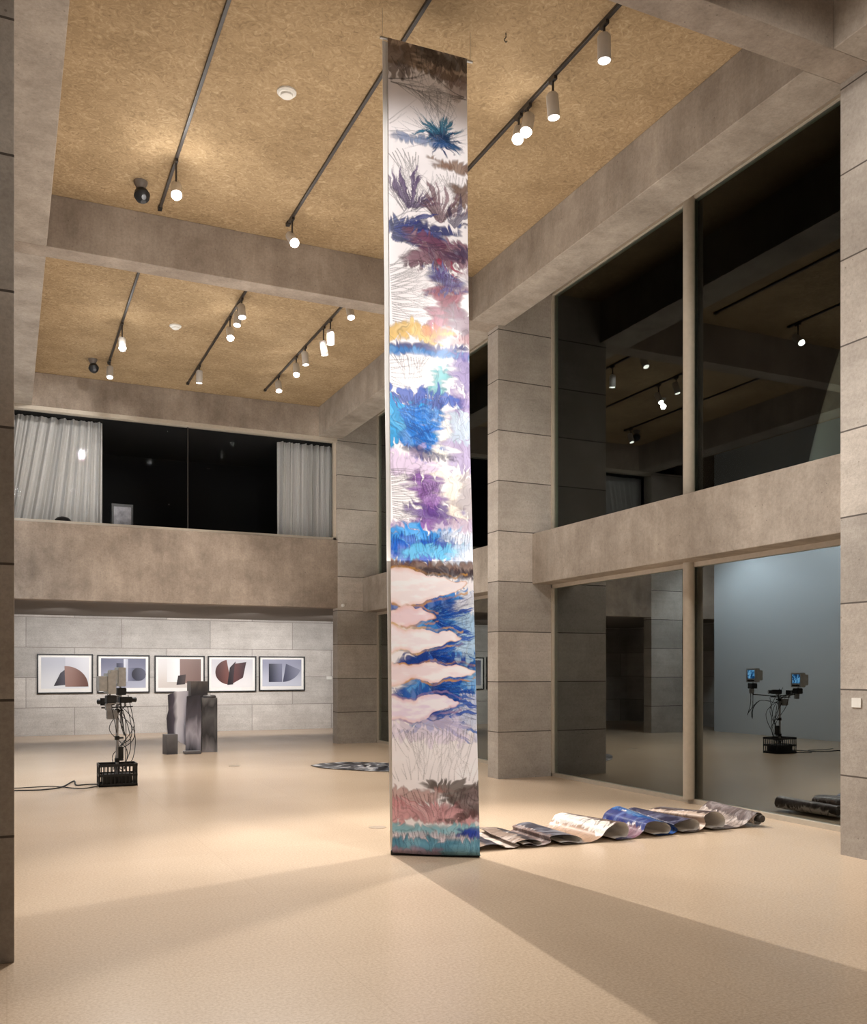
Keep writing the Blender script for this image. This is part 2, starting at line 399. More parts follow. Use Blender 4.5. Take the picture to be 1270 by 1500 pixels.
def lamp(px, py, X, target, power, label, ang=70, hot=False, rad=.06, bl=.5, col=LC, spill=0):
    p = at_x(px, py, X); p.z = min(p.z, 6.72)
    d = (Vector(target) - p).normalized()
    t = thing('track_light', (p.x, p.y, CZ - .03), label, 'track light', 'cylinder lamps on the ceiling tracks')
    r = .056; hl = .11
    a = p - d * hl; e = p + d * hl
    b = NB(); lathe(b, a, [(r * .75, 0), (r, .02), (r, 2 * hl), (r * .9, 2 * hl), (r * .86, 2 * hl - .012)], d, 24)
    obj('lamp_housing', b, M['housing'], t, True)
    b = NB()
    if hot: lathe(b, e - d * .02, [(r * .9, 0), (r * .92, .02), (r * .75, .045), (r * .4, .062), (.005, .068)], d, 24)
    else: cyl(b, e - d * .02, e - d * .004, r * .88, seg=24)
    obj('lamp_lens', b, M['lens_hot'] if hot else M['lens'], t, hot)
    b = NB(); zt_ = CZ - .031
    tube(b, [(p.x, p.y, zt_), (p.x, p.y, p.z + .03), tuple(p)], .011, seg=8, n=1)
    obj('stem', b, M['track'], t)
    obj('adapter', box(NB(), p.x - .016, p.x + .016, p.y - .05, p.y + .05, CZ - .06, CZ - .031), M['track'], t)
    ld = bpy.data.lights.new('spot', 'SPOT'); ld.energy = power * K; ld.spot_size = math.radians(ang); ld.spot_blend = bl
    ld.color = col; ld.shadow_soft_size = rad
    lo = bpy.data.objects.new('spot_lamp', ld); COL.objects.link(lo)
    lo.location = e + d * (.08 if hot else .01); lo.rotation_euler = d.to_track_quat('-Z', 'Y').to_euler()
    if spill:
        ld = bpy.data.lights.new('spill', 'POINT'); ld.energy = spill; ld.color = (1, .98, .95); ld.shadow_soft_size = .05
        lo = bpy.data.objects.new('spill_lamp', ld); COL.objects.link(lo); lo.location = e + d * .12
S = 'white cylinder track lamp '
lamp(885, 70, 4.5, (4.5, 6.3, 0), 200, S + 'nearest the top beam on the right track, pointing down', 80)
lamp(810, 155, 4.5, (4.9, 7.0, 0), 240, S + 'second from the top beam on the right near track', 80)
lamp(773, 181, 4.5, (2.3, 5.9, 0), 1300, S + 'third on the right near track, lit face towards the hanging print', 95, hot=True, rad=.05, spill=4)
lamp(760, 196, 4.5, (2.3, 5.2, 2.0), 200, S + 'last on the right near track, just right of the hanging print', 75, hot=True, rad=.1)
lamp(258, 278, 1.62, (1.2, 5.6, .4), 400, S + 'glaring brightest of all, on the left near track', 90, hot=True, spill=17)
lamp(428, 350, 3.08, (3.7, 4.3, 0), 3400, S + 'alone at the far end of the middle near track', 75, hot=True, rad=.02)
lamp(179, 503, 1.62, (1.5, 11.0, 0), 600, S + 'on the left far track, glaring towards the viewer', 80, hot=True, spill=6)
lamp(161, 545, 1.62, (1.3, 14.5, 0), 600, S + 'on the left far track beside the far security camera', 80)
lamp(354, 456, 3.08, (3.1, 11.0, 0), 320, S + 'first on the middle far track, above its brighter neighbour', 80)
lamp(348, 467, 3.08, (2.2, 12.0, 0), 320, S + 'second on the middle far track, close under the first', 80)
lamp(337, 488, 3.08, (2.6, 10.2, 0), 440, S + 'third on the middle far track, glaring brightest of that track', 80, hot=True, spill=7)
lamp(292, 552, 3.08, (3.08, 17.3, 0), 700, S + 'at the far end of the middle far track, hanging straight down', 80)
lamp(513, 457, 4.5, (4.3, 9.5, 0), 320, S + 'first on the right far track, nearest the big cross beam', 80)
lamp(484, 494, 4.5, (4.6, 13.6, 0), 350, S + 'second on the right far track, larger looking and pointing down', 80)
lamp(474, 510, 4.5, (5.6, 13.9, 0), 300, S + 'third on the right far track, tucked behind the second', 80)
lamp(447, 525, 4.5, (5.0, 14.6, 0), 300, S + 'fourth on the right far track, in the middle of the run', 80)
lamp(434, 541, 4.5, (3.9, 13.0, 0), 350, S + 'fifth on the right far track, its lit face to the viewer', 80, hot=True, spill=4)
lamp(408, 566, 4.5, (4.2, 13.5, 0), 420, S + 'last on the right far track, at its far end', 80, spill=3)

def spot(loc, target, power, ang=80, col=LC, rad=.1, bl=.7):
    ld = bpy.data.lights.new('spot', 'SPOT'); ld.energy = power; ld.spot_size = math.radians(ang); ld.spot_blend = bl
    ld.color = col; ld.shadow_soft_size = rad
    lo = bpy.data.objects.new('spot_lamp', ld); COL.objects.link(lo); lo.location = loc
    lo.rotation_euler = (Vector(target) - Vector(loc)).to_track_quat('-Z', 'Y').to_euler()
NC = (1, .985, .97)
spot((1.62, 2.6, 6.6), (3.1, 7.0, 4.8), 780, 44, rad=.3, col=NC)
spot((4.3, 2.6, 6.6), (3.2, 7.0, 2.4), 920, 40, rad=.3, col=NC)
spot((3.1, 2.0, 6.6), (3.15, 6.85, 1.2), 500, 26, rad=.2, col=NC)
spot((2.0, 3.2, 6.6), (1.0, 4.5, 0), 90, 110)
spot((4.5, 3.5, 6.6), (6.3, 6.5, 3.0), 280, 90)
spot((1.6, 13.5, 6.6), (.8, 19.0, 5.2), 520, 40)  # added pair of spots without fixtures, brightens the two curtains
spot((4.5, 13.5, 6.6), (5.7, 19.0, 5.2), 520, 40)
for x in (1.0, 3.0, 5.0, 7.0):
    spot((x, 20.4, 2.6), (x, 23.4, .9), 235, 100, (1, .98, .96), rad=.2)
spot((.2, 14.0, 5.5), (-1.9, 15.5, 1.6), 560, 130, (.8, .9, 1))
spot((-.2, 17.0, 4.5), (-1.9, 16.8, 1.8), 300, 130, (.8, .9, 1))
# added spots outside the glass, put in to brighten the outer pier and wall
spot((8.0, 8.9, 6.2), (7.75, 11.4, 3.4), 110, 50, (1, .98, .94), rad=.1, bl=1.0)
spot((9.4, 10.2, 6.7), (9.4, 13.6, 3.6), 260, 80, (1, .98, .94), rad=.2, bl=1.0)
def area(loc, sx, sy, power, col=(1, .965, .92)):  # added unseen panel facing up, imitates light bounced off the floor
    ld = bpy.data.lights.new('area', 'AREA'); ld.shape = 'RECTANGLE'; ld.size = sx; ld.size_y = sy; ld.energy = power; ld.color = col
    lo = bpy.data.objects.new('bounce_fill', ld); COL.objects.link(lo); lo.location = loc
    lo.rotation_euler = (PI, 0, 0)
area((3.1, 9.0, 2.4), 5, 5, 145)
area((3.1, 15.0, 2.4), 5, 6, 150)
area((3.1, 2.3, 2.8), 5, 5, 70)

# ------------------------------------------------------------------ ceiling fittings
def smoke(px, py, label):
    p = at_z(px, py, CZ)
    t = thing('smoke_detector', tuple(p), label, 'smoke detector', 'round ceiling detectors')
    b = NB(); lathe(b, p, [(.09, 0), (.09, .015), (.075, .03)], Vector((0, 0, -1))); obj('base_plate', b, M['white'], t, True)
    b = NB(); lathe(b, p - Vector((0, 0, .028)), [(.06, 0), (.055, .02), (.03, .032)], Vector((0, 0, -1))); obj('sensor_cap', b, M['white'], t, True)
smoke(420, 134, 'round white smoke detector on the nearer ceiling between left and middle tracks')
smoke(257, 477, 'small round white smoke detector on the farther ceiling bay')
def seccam(px, py, label):
    p = at_z(px, py, CZ)
    t = thing('security_camera', tuple(p), label, 'security camera', 'ceiling security cameras')
    obj('mount', lathe(NB(), p, [(.075, 0), (.075, .02), (.05, .07), (.045, .1)], Vector((0, 0, -1))), simple('cam_mount', (110, 100, 92), .5), t, True)
    b = NB(); q = p - Vector((0, 0, .17)); lathe(b, q + Vector((0, 0, .085)), [(.03, 0), (.07, .03), (.088, .08), (.07, .13), (.03, .165)], Vector((.15, -.3, -1))); body = obj('camera_ball', b, M['blackp'], t, True)
    obj('camera_lens', lathe(NB(), q + Vector((.02, -.075, -.03)), [(.03, 0), (.026, .02)], Vector((.2, -1, -.5))), simple('lens_glass', (60, 60, 64), .2), body, True)
seccam(206, 266, 'black ball security camera on the near ceiling left of the glaring lamp')
seccam(136, 526, 'small black ball security camera on the far ceiling at left')
p = at_z(741, 48, CZ)
b = NB(); tube(b, [p, p - Vector((0, 0, .04)), p - Vector((.015, 0, .06)), p - Vector((0, 0, .08)), p - Vector((-.012, 0, .065))], .004, n=6)
tag(obj('ceiling_hook', b, M['black'], None, True), 'small black hook in the ceiling right of the hanging print', 'hook')

# ------------------------------------------------------------------ painting (numpy)
TAB = np.random.RandomState(7).rand(256, 256)
def vn(x, y, sd=0):
    x = x + sd * 17.31; y = y + sd * 9.77
    xi = np.floor(x).astype(int); yi = np.floor(y).astype(int); fx = x - xi; fy = y - yi
    fx = fx * fx * (3 - 2 * fx); fy = fy * fy * (3 - 2 * fy)
    a = TAB[xi % 256, yi % 256]; b_ = TAB[(xi + 1) % 256, yi % 256]; c = TAB[xi % 256, (yi + 1) % 256]; d = TAB[(xi + 1) % 256, (yi + 1) % 256]
    return (a * (1 - fx) + b_ * fx) * (1 - fy) + (c * (1 - fx) + d * fx) * fy
def hs(i, sd): return TAB[np.asarray(i).astype(int) % 256, int(sd * 37 + 11) % 256]
def fbm(x, y, sd=0, o=4):
    s = 0; a = .5; t = 0
    for k in range(o):
        s = s + a * vn(x * 2 ** k, y * 2 ** k, sd + k * 3); t += a; a *= .55
    return s / t
def ss(a, b_, x):
    t = np.clip((x - a) / (b_ - a), 0, 1); return t * t * (3 - 2 * t)
def L3(c): return np.array(lin(c))
class Paint:
    def __init__(s, X, Y, y0, y1, seed=1):
        s.X = X; s.Y = Y; n = fbm(X / 40, Y / 40, 1)
        s.H, s.W = X.shape; s.y0 = y0; s.ky = (s.H - 1) / (y1 - y0); s.kx = (s.W - 1) / 116.0
        s.rnd = random.Random(seed)
        s.c = L3((246, 239, 240))[None, None] * (0.88 + .2 * n)[..., None]
    def mix(s, m, col):
        s.c = s.c * (1 - m[..., None]) + L3(col)[None, None] * m[..., None]
    def cells(s, x, sd):
        xj = x + .35 * (vn(x * .7, x * 0, sd + 3) - .5) * 2
        i = np.floor(xj); f = xj - i
        return 1 - (2 * f - 1) ** 2, hs(i, sd), np.minimum(f, 1 - f)
    def band(s, y0, y1, x0, x1, col, a=.9, amp=14, fr=9, sd=1, soft=3.2, sx=9):
        X, Y = s.X, s.Y; soft = min(soft, 3.4)
        lean = (fbm(X / 50, Y / 60, sd + 40) - .5) * 90
        wy = (fbm(X / 34, Y / 40, sd + 50) - .5) * 2 * amp * 1.1
        x1_ = (X + lean) / fr; x2_ = (X + lean) / (fr * .42); x3_ = (X - lean * .8) / fr
        t1, l1, d1 = s.cells(x1_, sd); t2, l2, d2 = s.cells(x2_, sd + 5); t3, l3, d3 = s.cells(x3_, sd + 9)
        w1 = amp * ((.5 + l1) * np.sqrt(np.clip(t1, 0, 1)) + .35 * l2 * t2 - .7) + wy
        w2 = -amp * ((.5 + l3) * np.sqrt(np.clip(t3, 0, 1)) + .35 * l2 * t2 - .7) + wy
        wx = (fbm(X / 40, Y / 14, sd + 3) - .5) * 70
        m = ss(y0 - soft, y0 + soft, Y + w1) * (1 - ss(y1 - soft, y1 + soft, Y + w2)) * ss(x0 - sx, x0 + sx, X + wx) * (1 - ss(x1 - sx, x1 + sx, X + wx))
        s.mix(m * a, col)
        g = ss(.35, .65, fbm((X + lean) / 12, Y / 30, sd + 14, 3))
        s.mix(m * a * .32 * g, tuple(v * .55 for v in col))
        g2 = ss(.48, .7, fbm((X + lean) / 11, Y / 34, sd + 17, 3))
        s.mix(m * a * .45 * g2, tuple(min(255, v * .55 + 122) for v in col))
        seam = (1 - ss(.02, .09, d1)) * m; s.mix(seam * a * .42, tuple(v * .34 for v in col))
        seam2 = (1 - ss(.04, .16, d2)) * m * ss(.4, .6, vn(X / 20, Y / 20, sd + 60)); s.mix(seam2 * a * .22, tuple(v * .4 for v in col))
        rim = np.clip(m * (1 - m) * 4, 0, 1); s.mix(rim * a * (.28 if sum(col) < 560 else .08), tuple(v * .45 for v in col))
    def fan(s, cx, cy, R, a0, a1, col, a=.9, k=5, sd=1):
        wx = (fbm(s.X / 24, s.Y / 24, sd + 20) - .5) * 18; wy = (fbm(s.X / 24, s.Y / 24, sd + 23) - .5) * 18
        dx = s.X - cx + wx; dy = s.Y - cy + wy; r = np.sqrt(dx * dx + dy * dy) + .01; th = np.arctan2(dy, dx)
        mid = math.radians((a0 + a1) / 2); hw = math.radians((a1 - a0) / 2)
        dt = np.abs((th - mid + PI) % (2 * PI) - PI)
        ma = 1 - ss(hw * .85, hw * 1.0, dt) if a1 - a0 < 330 else np.ones_like(r)
        x = th * k * .9 + (vn(r / 30, th * 0, sd) - .5) * 1.2
        t1, l1, d1 = s.cells(x, sd); t2, l2, d2 = s.cells(x * 2.6, sd + 2)
        lim = R * (.3 + .7 * l1) * (.35 + .65 * np.sqrt(np.clip(t1, 0, 1))) * (.85 + .3 * l2 * t2)
        m = (1 - ss(-4, 4, r - lim)) * ma
        s.mix(m * a, col)
        s.mix(m * a * .35 * ss(.4, .7, vn(th * k * 2, r / 22, sd + 4)), tuple(v * .55 for v in col))
        s.mix(m * a * .38 * ss(.5, .8, vn(th * k * 2.5, r / 26, sd + 8)), tuple(min(255, v * .5 + 125) for v in col))
        s.mix((1 - ss(.03, .12, d1)) * m * a * .5, tuple(v * .3 for v in col))
        s.mix((1 - ss(.05, .2, d2)) * m * a * .25, tuple(v * .4 for v in col))
        s.mix(np.clip(m * (1 - m) * 4, 0, 1) * a * .25, tuple(v * .45 for v in col))
    def _line(s, mask, x, y, ang, ln, w, depth, wob, br, curl):
        R = s.rnd; st = 1.2; n = int(ln / st)
        for q in range(n):
            f = q / max(n, 1); x += math.cos(ang) * st; y += math.sin(ang) * st
            ang += R.gauss(0, wob) + curl
            ix = x * s.kx; iy = (y - s.y0) * s.ky; ww = w * (1 - .8 * f) + .2
            i0 = int(ix); j0 = int(iy); rr = int(ww + 1.5)
            if i0 < -rr or i0 > s.W + rr or j0 < 0 or j0 >= s.H: return
            for jj in range(max(0, j0 - rr), min(s.H, j0 + rr + 2)):
                for ii in range(max(0, i0 - rr), min(s.W, i0 + rr + 2)):
                    v = ww + .6 - math.hypot(ii - ix, jj - iy)
                    if v > 0:
                        v = min(v, 1.0) * (1 - .4 * f)
                        if v > mask[jj, ii]: mask[jj, ii] = v
            if depth > 0 and R.random() < br:
                s._line(mask, x, y, ang + R.choice((-1, 1)) * R.uniform(.2, .45), (ln * (1 - f)) * R.uniform(.5, .9), w * (1 - .7 * f) * .7, depth - 1, wob, br, -curl)
    def spray(s, x0, x1, y0, y1, a0, a1, n, ln, col, w=.45, a=.8, wob=.02, br=.03, depth=2):
        mask = np.zeros((s.H, s.W)); R = s.rnd
        ph = R.uniform(0, 6); n = max(2, int(n * .8)); a = a * .9
        for k in range(n):
            f = (k + R.random() * .6) / n
            sway = math.sin(f * 9 + ph) * .16
            ang = math.radians(a0 + (a1 - a0) * f) + R.gauss(0, .03) + sway
            xx = x0 + (x1 - x0) * f; yy = y0 + (y1 - y0) * R.random()
            if x1 - x0 < 12: yy = y0 + (y1 - y0) * f
            s._line(mask, xx, yy, ang, ln * R.uniform(.5, 1.15), w, depth, wob, br, R.gauss(.010 * math.sin(ph + f * 5), .003))
        s.mix(mask * a, col)
    def lobe(s, yc, h, xe, col, rim, sd):
        X, Y = s.X, s.Y
        wob = (fbm(X / 30, Y / 60, sd) - .5) * 26; yy = Y + wob + (X / 116) * 8
        tz = np.clip(1 - X / xe, 0, 1); h_ = h * (.55 + .6 * np.sqrt(tz)) * (.8 + .4 * vn(X / 22, Y * 0, sd + 2)); q = np.clip(np.abs(yy - yc) / h_, 0, 3)
        lim = xe * np.sqrt(np.clip(1 - q ** 2, 0, 1)) + (vn(X / 8, Y / 4, sd) - .5) * 12
        d = lim - X
        m = np.where(q < 1, ss(-2, 1.5, d), 0) * (1 - ss(.92, 1.02, q))
        edge = np.where(q < 1.1, 1 - ss(.5, 3.2, np.minimum(np.abs(d), np.abs(1 - q) * h_)), 0) * (.3 + .7 * ss(.35, .6, fbm(X / 12, Y / 12, sd + 6)))
        s.mix(m * .97, col); s.mix(m * .7 * ss(.4, .65, fbm(X / 26, Y / 10, sd + 8)), (252, 247, 247))
        inner = m * (1 - ss(2, 9, np.minimum(np.abs(d), np.abs(1 - q) * h_))); s.mix(inner * .35, (236, 176, 160))
        s.mix(np.clip(edge * .8, 0, 1) * (X < xe + 4), rim)
def banner_colors(X, Y):
    p = Paint(X, Y, 57, 1255, 5); B = p.band; Fn = p.fan; S_ = p.spray
    K_ = (34, 26, 32)
    B(30, 90, -20, 140, (166, 140, 114), .85, 8, 16, 1); B(60, 98, -20, 46, (100, 80, 68), .75, 12, 12, 2); B(58, 78, 54, 140, (64, 56, 54), .8, 8, 12, 3)
    B(84, 96, 64, 140, (108, 84, 76), .65, 10, 11, 104); B(98, 122, 90, 140, (156, 130, 120), .5, 12, 12, 105)
    S_(0, 116, 60, 90, 70, 110, 16, 60, K_, .45, .75)
    S_(0, 4, 117, 122, -10, 8, 3, 112, K_, .8, .9, .03, .1, 3); S_(112, 116, 117, 122, 172, 188, 3, 76, K_, .7, .9, .03, .1, 3)
    S_(10, 100, 119, 126, 40, 110, 13, 54, K_, .35, .8); S_(0, 4, 176, 204, -40, 0, 5, 60, K_, .35, .7)
    Fn(76, 190, 44, 150, 400, (20, 112, 146), .95, 6, 6); Fn(78, 196, 28, 0, 360, (16, 50, 100), .95, 6, 8); B(195, 203, 10, 100, (40, 90, 148), .7, 5, 11, 9)
    S_(74, 82, 188, 194, 190, 350, 24, 52, (16, 46, 76), .5, .85); S_(70, 84, 192, 197, 160, 196, 10, 74, (16, 46, 76), .5, .85); S_(78, 86, 190, 198, -30, 30, 9, 38, (16, 46, 76), .5, .8)
    B(223, 234, 66, 140, (128, 90, 66), .9, 5, 9, 10); B(250, 285, 100, 140, (116, 80, 56), .85, 10, 9, 14)
    S_(0, 44, 214, 232, 40, 100, 16, 78, K_, .5, .85, .02, .05); S_(66, 112, 236, 246, 60, 110, 12, 44, K_, .4, .75)
    Fn(26, 306, 74, 235, 345, (90, 66, 112), .88, 6, 12); Fn(74, 318, 74, 215, 330, (134, 98, 108), .8, 6, 13); Fn(100, 322, 58, 220, 330, (70, 60, 92), .75, 5, 15)
    S_(18, 38, 300, 310, 215, 325, 24, 66, (34, 24, 44), .6, .85); S_(62, 86, 306, 318, 215, 325, 24, 62, (44, 28, 38), .5, .8)
    B(322, 348, -20, 92, (30, 46, 116), .92, 14, 13, 16); Fn(0, 342, 92, -50, 26, (46, 58, 136), .88, 6, 17)
    B(346, 382, 34, 140, (126, 76, 96), .88, 12, 13, 18); B(352, 366, 80, 140, (58, 48, 86), .75, 9, 10, 19); Fn(50, 352, 70, 0, 70, (104, 70, 94), .7, 6, 118)
    S_(0, 6, 326, 352, -50, 20, 20, 84, (16, 20, 60), .6, .85); S_(60, 116, 352, 362, -20, 80, 18, 46, (50, 28, 42), .45, .75)
    B(390, 472, 62, 100, (160, 56, 84), .92, 20, 11, 20); B(392, 424, 66, 104, (80, 90, 158), .75, 18, 9, 21); B(442, 484, 86, 140, (142, 114, 130), .8, 14, 10, 22); B(386, 412, 98, 140, (192, 174, 182), .6, 12, 10, 109)
    S_(0, 4, 390, 474, -30, 14, 32, 74, K_, .5, .88, .02, .05, 3); S_(60, 104, 392, 402, 70, 110, 20, 56, (60, 16, 42), .45, .75)
    B(476, 496, -20, 78, (230, 184, 84), .88, 9, 14, 25); B(480, 492, 38, 80, (214, 120, 88), .6, 8, 10, 26); B(486, 500, 72, 140, (172, 118, 122), .6, 8, 10, 110)
    B(503, 515, -20, 100, (42, 44, 116), .93, 6, 13, 27); B(511, 520, -20, 140, (22, 112, 184), .85, 4, 13, 28)
    S_(0, 58, 520, 524, 50, 120, 20, 52, K_, .45, .85, .04); S_(0, 3, 530, 570, -20, 30, 12, 54, K_, .45, .85, .05)
    B(528, 584, 60, 78, (26, 146, 154), .88, 12, 9, 30); B(520, 560, 86, 140, (116, 94, 162), .75, 12, 10, 31)
    B(574, 598, -20, 104, (20, 70, 166), .92, 16, 14, 32); B(590, 650, -20, 60, (8, 156, 220), .97, 18, 12, 33); B(604, 660, 26, 74, (22, 114, 206), .9, 20, 10, 34)
    Fn(8, 600, 94, -20, 60, (10, 116, 210), .88, 6, 35); Fn(30, 640, 50, -30, 50, (16, 96, 184), .85, 6, 119); B(614, 670, 66, 86, (250, 242, 230), .92, 14, 9, 36); B(574, 690, 88, 140, (164, 142, 192), .75, 20, 9, 37); B(600, 640, 92, 140, (202, 222, 234), .7, 16, 9, 112)
    S_(0, 84, 574, 584, 60, 110, 32, 58, (10, 28, 90), .5, .85); S_(0, 56, 618, 628, 20, 80, 24, 42, (8, 44, 110), .45, .8); S_(90, 114, 576, 600, 70, 110, 10, 60, (80, 60, 104), .4, .7)
    B(664, 698, -20, 60, (208, 180, 216), .65, 12, 11, 39); B(662, 674, 16, 72, (62, 52, 90), .65, 10, 9, 40)
    B(702, 766, 36, 76, (138, 80, 168), .9, 20, 11, 41); B(746, 766, 24, 86, (88, 54, 134), .8, 12, 11, 42); B(690, 764, 80, 104, (250, 234, 216), .88, 18, 11, 43); B(700, 760, 104, 140, (164, 148, 150), .6, 14, 10, 113)
    S_(0, 3, 690, 764, -14, 12, 30, 66, K_, .5, .88, .015, .06, 3); S_(44, 76, 706, 712, 60, 120, 18, 46, (56, 26, 76), .45, .8)
    B(766, 780, -20, 140, (140, 100, 166), .5, 6, 12, 46)
    B(778, 802, -20, 82, (14, 134, 212), .94, 12, 11, 47); B(798, 826, 0, 106, (26, 82, 178), .9, 14, 11, 48); B(804, 818, 20, 100, (108, 196, 228), .65, 9, 8, 49); B(780, 830, 86, 140, (186, 200, 222), .7, 14, 10, 114)
    S_(0, 116, 780, 790, 80, 100, 40, 38, (12, 20, 70), .45, .85)
    B(829, 845, -20, 140, (126, 92, 76), .92, 7, 12, 51); B(837, 847, 50, 140, (54, 44, 54), .8, 6, 11, 52); S_(0, 116, 840, 845, 70, 110, 20, 24, K_, .4, .8)
    B(864, 1064, 24, 150, (16, 126, 210), .94, 18, 12, 53); B(882, 898, 0, 94, (20, 72, 166), .85, 8, 10, 54); B(964, 984, 0, 120, (24, 58, 150), .88, 10, 11, 55); B(1018, 1048, 10, 100, (28, 84, 178), .85, 14, 11, 56)
    B(896, 960, 92, 140, (186, 216, 238), .82, 18, 9, 57); B(1028, 1078, 64, 140, (218, 220, 240), .78, 16, 10, 58); B(860, 902, 98, 140, (244, 241, 243), .78, 14, 9, 75); B(984, 1010, 100, 140, (146, 192, 230), .65, 12, 9, 115)
    for yy_, sd in ((905, 60), (960, 61), (1012, 62), (1056, 63)):
        Fn(50, yy_ + 4, 72, -50, 40, (12, 80, 182), .85, 8, sd)
        S_(48, 58, yy_ - 6, yy_ + 8, -45, 40, 28, 66, (10, 28, 92), .5, .88)
    S_(108, 116, 872, 1062, 165, 195, 36, 44, (10, 30, 96), .45, .8)
    p.lobe(866, 24, 104, (246, 232, 231), (196, 142, 72), 65)
    p.lobe(907, 13, 62, (240, 212, 216), (190, 138, 100), 66)
    p.lobe(940, 18, 96, (246, 233, 235), (212, 168, 106), 67)
    p.lobe(994, 15, 112, (244, 224, 226), (204, 146, 72), 68)
    p.lobe(1044, 17, 92, (238, 220, 236), (156, 126, 164), 71)
    B(1062, 1088, -20, 100, (232, 216, 238), .6, 10, 14, 70)
    S_(0, 116, 1070, 1078, 80, 100, 30, 64, (44, 34, 40), .35, .75, .015, .04, 2); S_(0, 116, 1146, 1150, 255, 285, 18, 44, (44, 34, 40), .35, .7)
    B(1150, 1180, 56, 140, (84, 68, 60), .9, 12, 12, 72); B(1162, 1184, -20, 60, (176, 126, 118), .75, 10, 13, 73); B(1178, 1206, -20, 110, (212, 148, 152), .85, 9, 13, 74); B(1168, 1200, 88, 140, (92, 66, 64), .85, 12, 11, 76)
    S_(0, 116, 1156, 1170, 70, 110, 32, 44, (54, 28, 38), .45, .8)
    B(1212, 1226, -20, 140, (110, 188, 206), .8, 6, 13, 78); B(1222, 1236, -20, 100, (228, 208, 216), .65, 5, 12, 79); B(1231, 1262, -20, 140, (44, 132, 158), .88, 8, 12, 80); B(1217, 1225, 84, 140, (30, 60, 172), .95, 4, 11, 81)
    S_(0, 116, 1216, 1224, 60, 120, 30, 34, (20, 40, 60), .45, .8); B(1246, 1262, -20, 60, (166, 124, 148), .6, 5, 13, 116)
    return np.clip(p.c, 0.004, .92)
def paint_mat(name, rough=.3, spec=.4):
    m, nt, out = newmat(name); L = nt.links.new
    b = principled(nt, out, Roughness=rough)
    at = N(nt, 'ShaderNodeAttribute'); at.attribute_name = 'paint'; geo = N(nt, 'ShaderNodeNewGeometry')
    c = mixc(nt, 'MIX', geo.outputs['Backfacing'], at.outputs['Color'], rgba((232, 229, 226)))
    L(c, b.inputs['Base Color']); b.inputs['Specular IOR Level'].default_value = spec
    return m
M['paint'] = paint_mat('glossy_dye_print')
M['paint2'] = paint_mat('floor_dye_print', .32, .35)
def grid_mesh(name, P, C, mat, parent, flip=False):
    nv, nu = P.shape[:2]; org = ORG.get(parent.name, Vector((0, 0, 0))) if parent else Vector((0, 0, 0))
    V_ = (P - np.array(org)).reshape(-1, 3)
    idx = np.arange(nv * nu).reshape(nv, nu)
    q = np.stack([idx[:-1, :-1], idx[1:, :-1], idx[1:, 1:], idx[:-1, 1:]], -1).reshape(-1, 4)
    if flip: q = q[:, ::-1]
    me = bpy.data.meshes.new(name); me.from_pydata(V_.tolist(), [], q.tolist())
    me.polygons.foreach_set('use_smooth', [True] * len(me.polygons))
    at = me.color_attributes.new('paint', 'FLOAT_COLOR', 'POINT')
    cc = np.concatenate([C.reshape(-1, 3), np.ones((nv * nu, 1))], 1).astype(np.float32)
    at.data.foreach_set('color', cc.ravel()); me.update()
    o = bpy.data.objects.new(name, me); COL.objects.link(o); me.materials.append(mat)
    if parent: o.parent = parent; ORG[o.name] = org
    return o

ZT = 6.65
tl = np.array([2.822, 7.063]); tr_ = np.array([3.527, 7.03]); bl_ = np.array([2.854, 7.04]); br_ = np.array([3.45, 6.64])
root = thing('hanging_print', (3.15, 6.9, 0), 'tall narrow glossy print with blue, purple and white dye patterns hanging from ceiling to floor', 'artwork')
nv, nu = 1500, 150
s = np.linspace(0, 1, nv)[:, None]; u = np.linspace(0, 1, nu)[None, :]
def sheet(s, u, off=0.0, side=0.0):
    e = s ** 1.6
    Lx = tl[0] + (bl_[0] - tl[0]) * s; Ly = tl[1] + (bl_[1] - tl[1]) * s
    Rx = tr_[0] + (br_[0] - tr_[0]) * e; Ry = tr_[1] + (br_[1] - tr_[1]) * e
    dx, dy = Rx - Lx, Ry - Ly; ln = np.sqrt(dx * dx + dy * dy)
    nx, ny = dy / ln, -dx / ln
    bow = .022 * np.sin(PI * u) * (1 - .4 * s) * ss(0, .08, s) + .008 * np.sin(u * 5 + s * 26) * np.sin(PI * s) - .03 * u * u * np.exp(-((s - .52) / .2) ** 2)
    z = ZT * (1 - s) + .012
    foot = np.clip((.05 - z) / .05, 0, 1); bow = bow + .02 * np.exp(-((z - .07) / .05) ** 2) - .05 * foot ** 2
    X = Lx + dx * u + nx * (bow - off) - dx / ln * side; Y = Ly + dy * u + ny * (bow - off) - dy / ln * side
    return np.stack([X, Y, z + 0 * u], -1)
P = sheet(s, u)
pxX = u * 116 + 0 * s; pyY = 57 + s * 1198 + 0 * u
C = banner_colors(pxX, pyY)
grid_mesh('printed_sheet', P, C, M['paint'], root)
s2 = np.linspace(0, 1, 60)[:, None]; u2 = np.linspace(0, 1, 12)[None, :]
P2 = sheet(s2, u2, .05, .03)
grid_mesh('back_sheet', P2, np.ones((60, 12, 3)) * .8, M['paper'], root)
b = NB(); tube(b, [(tl[0] - .06, tl[1] + .02, ZT + .01), (tr_[0] + .06, tr_[1] + .02, ZT + .01)], .012, n=1, seg=10)
obj('hanging_bar', b, M['alu'], root, True)
for x_, y_ in ((tl[0] - .04, tl[1] + .02), (tr_[0] + .04, tr_[1] + .02)):
    b = NB(); cyl(b, (x_, y_, ZT + .01), (x_, y_, CZ), .0022, seg=6); obj('suspension_wire', b, M['alu'], root)
b = NB(); z_ = .02
tube(b, [(bl_[0], bl_[1] + .03, z_), (br_[0] + .01, br_[1] + .03, z_)], .02, n=1, seg=12)
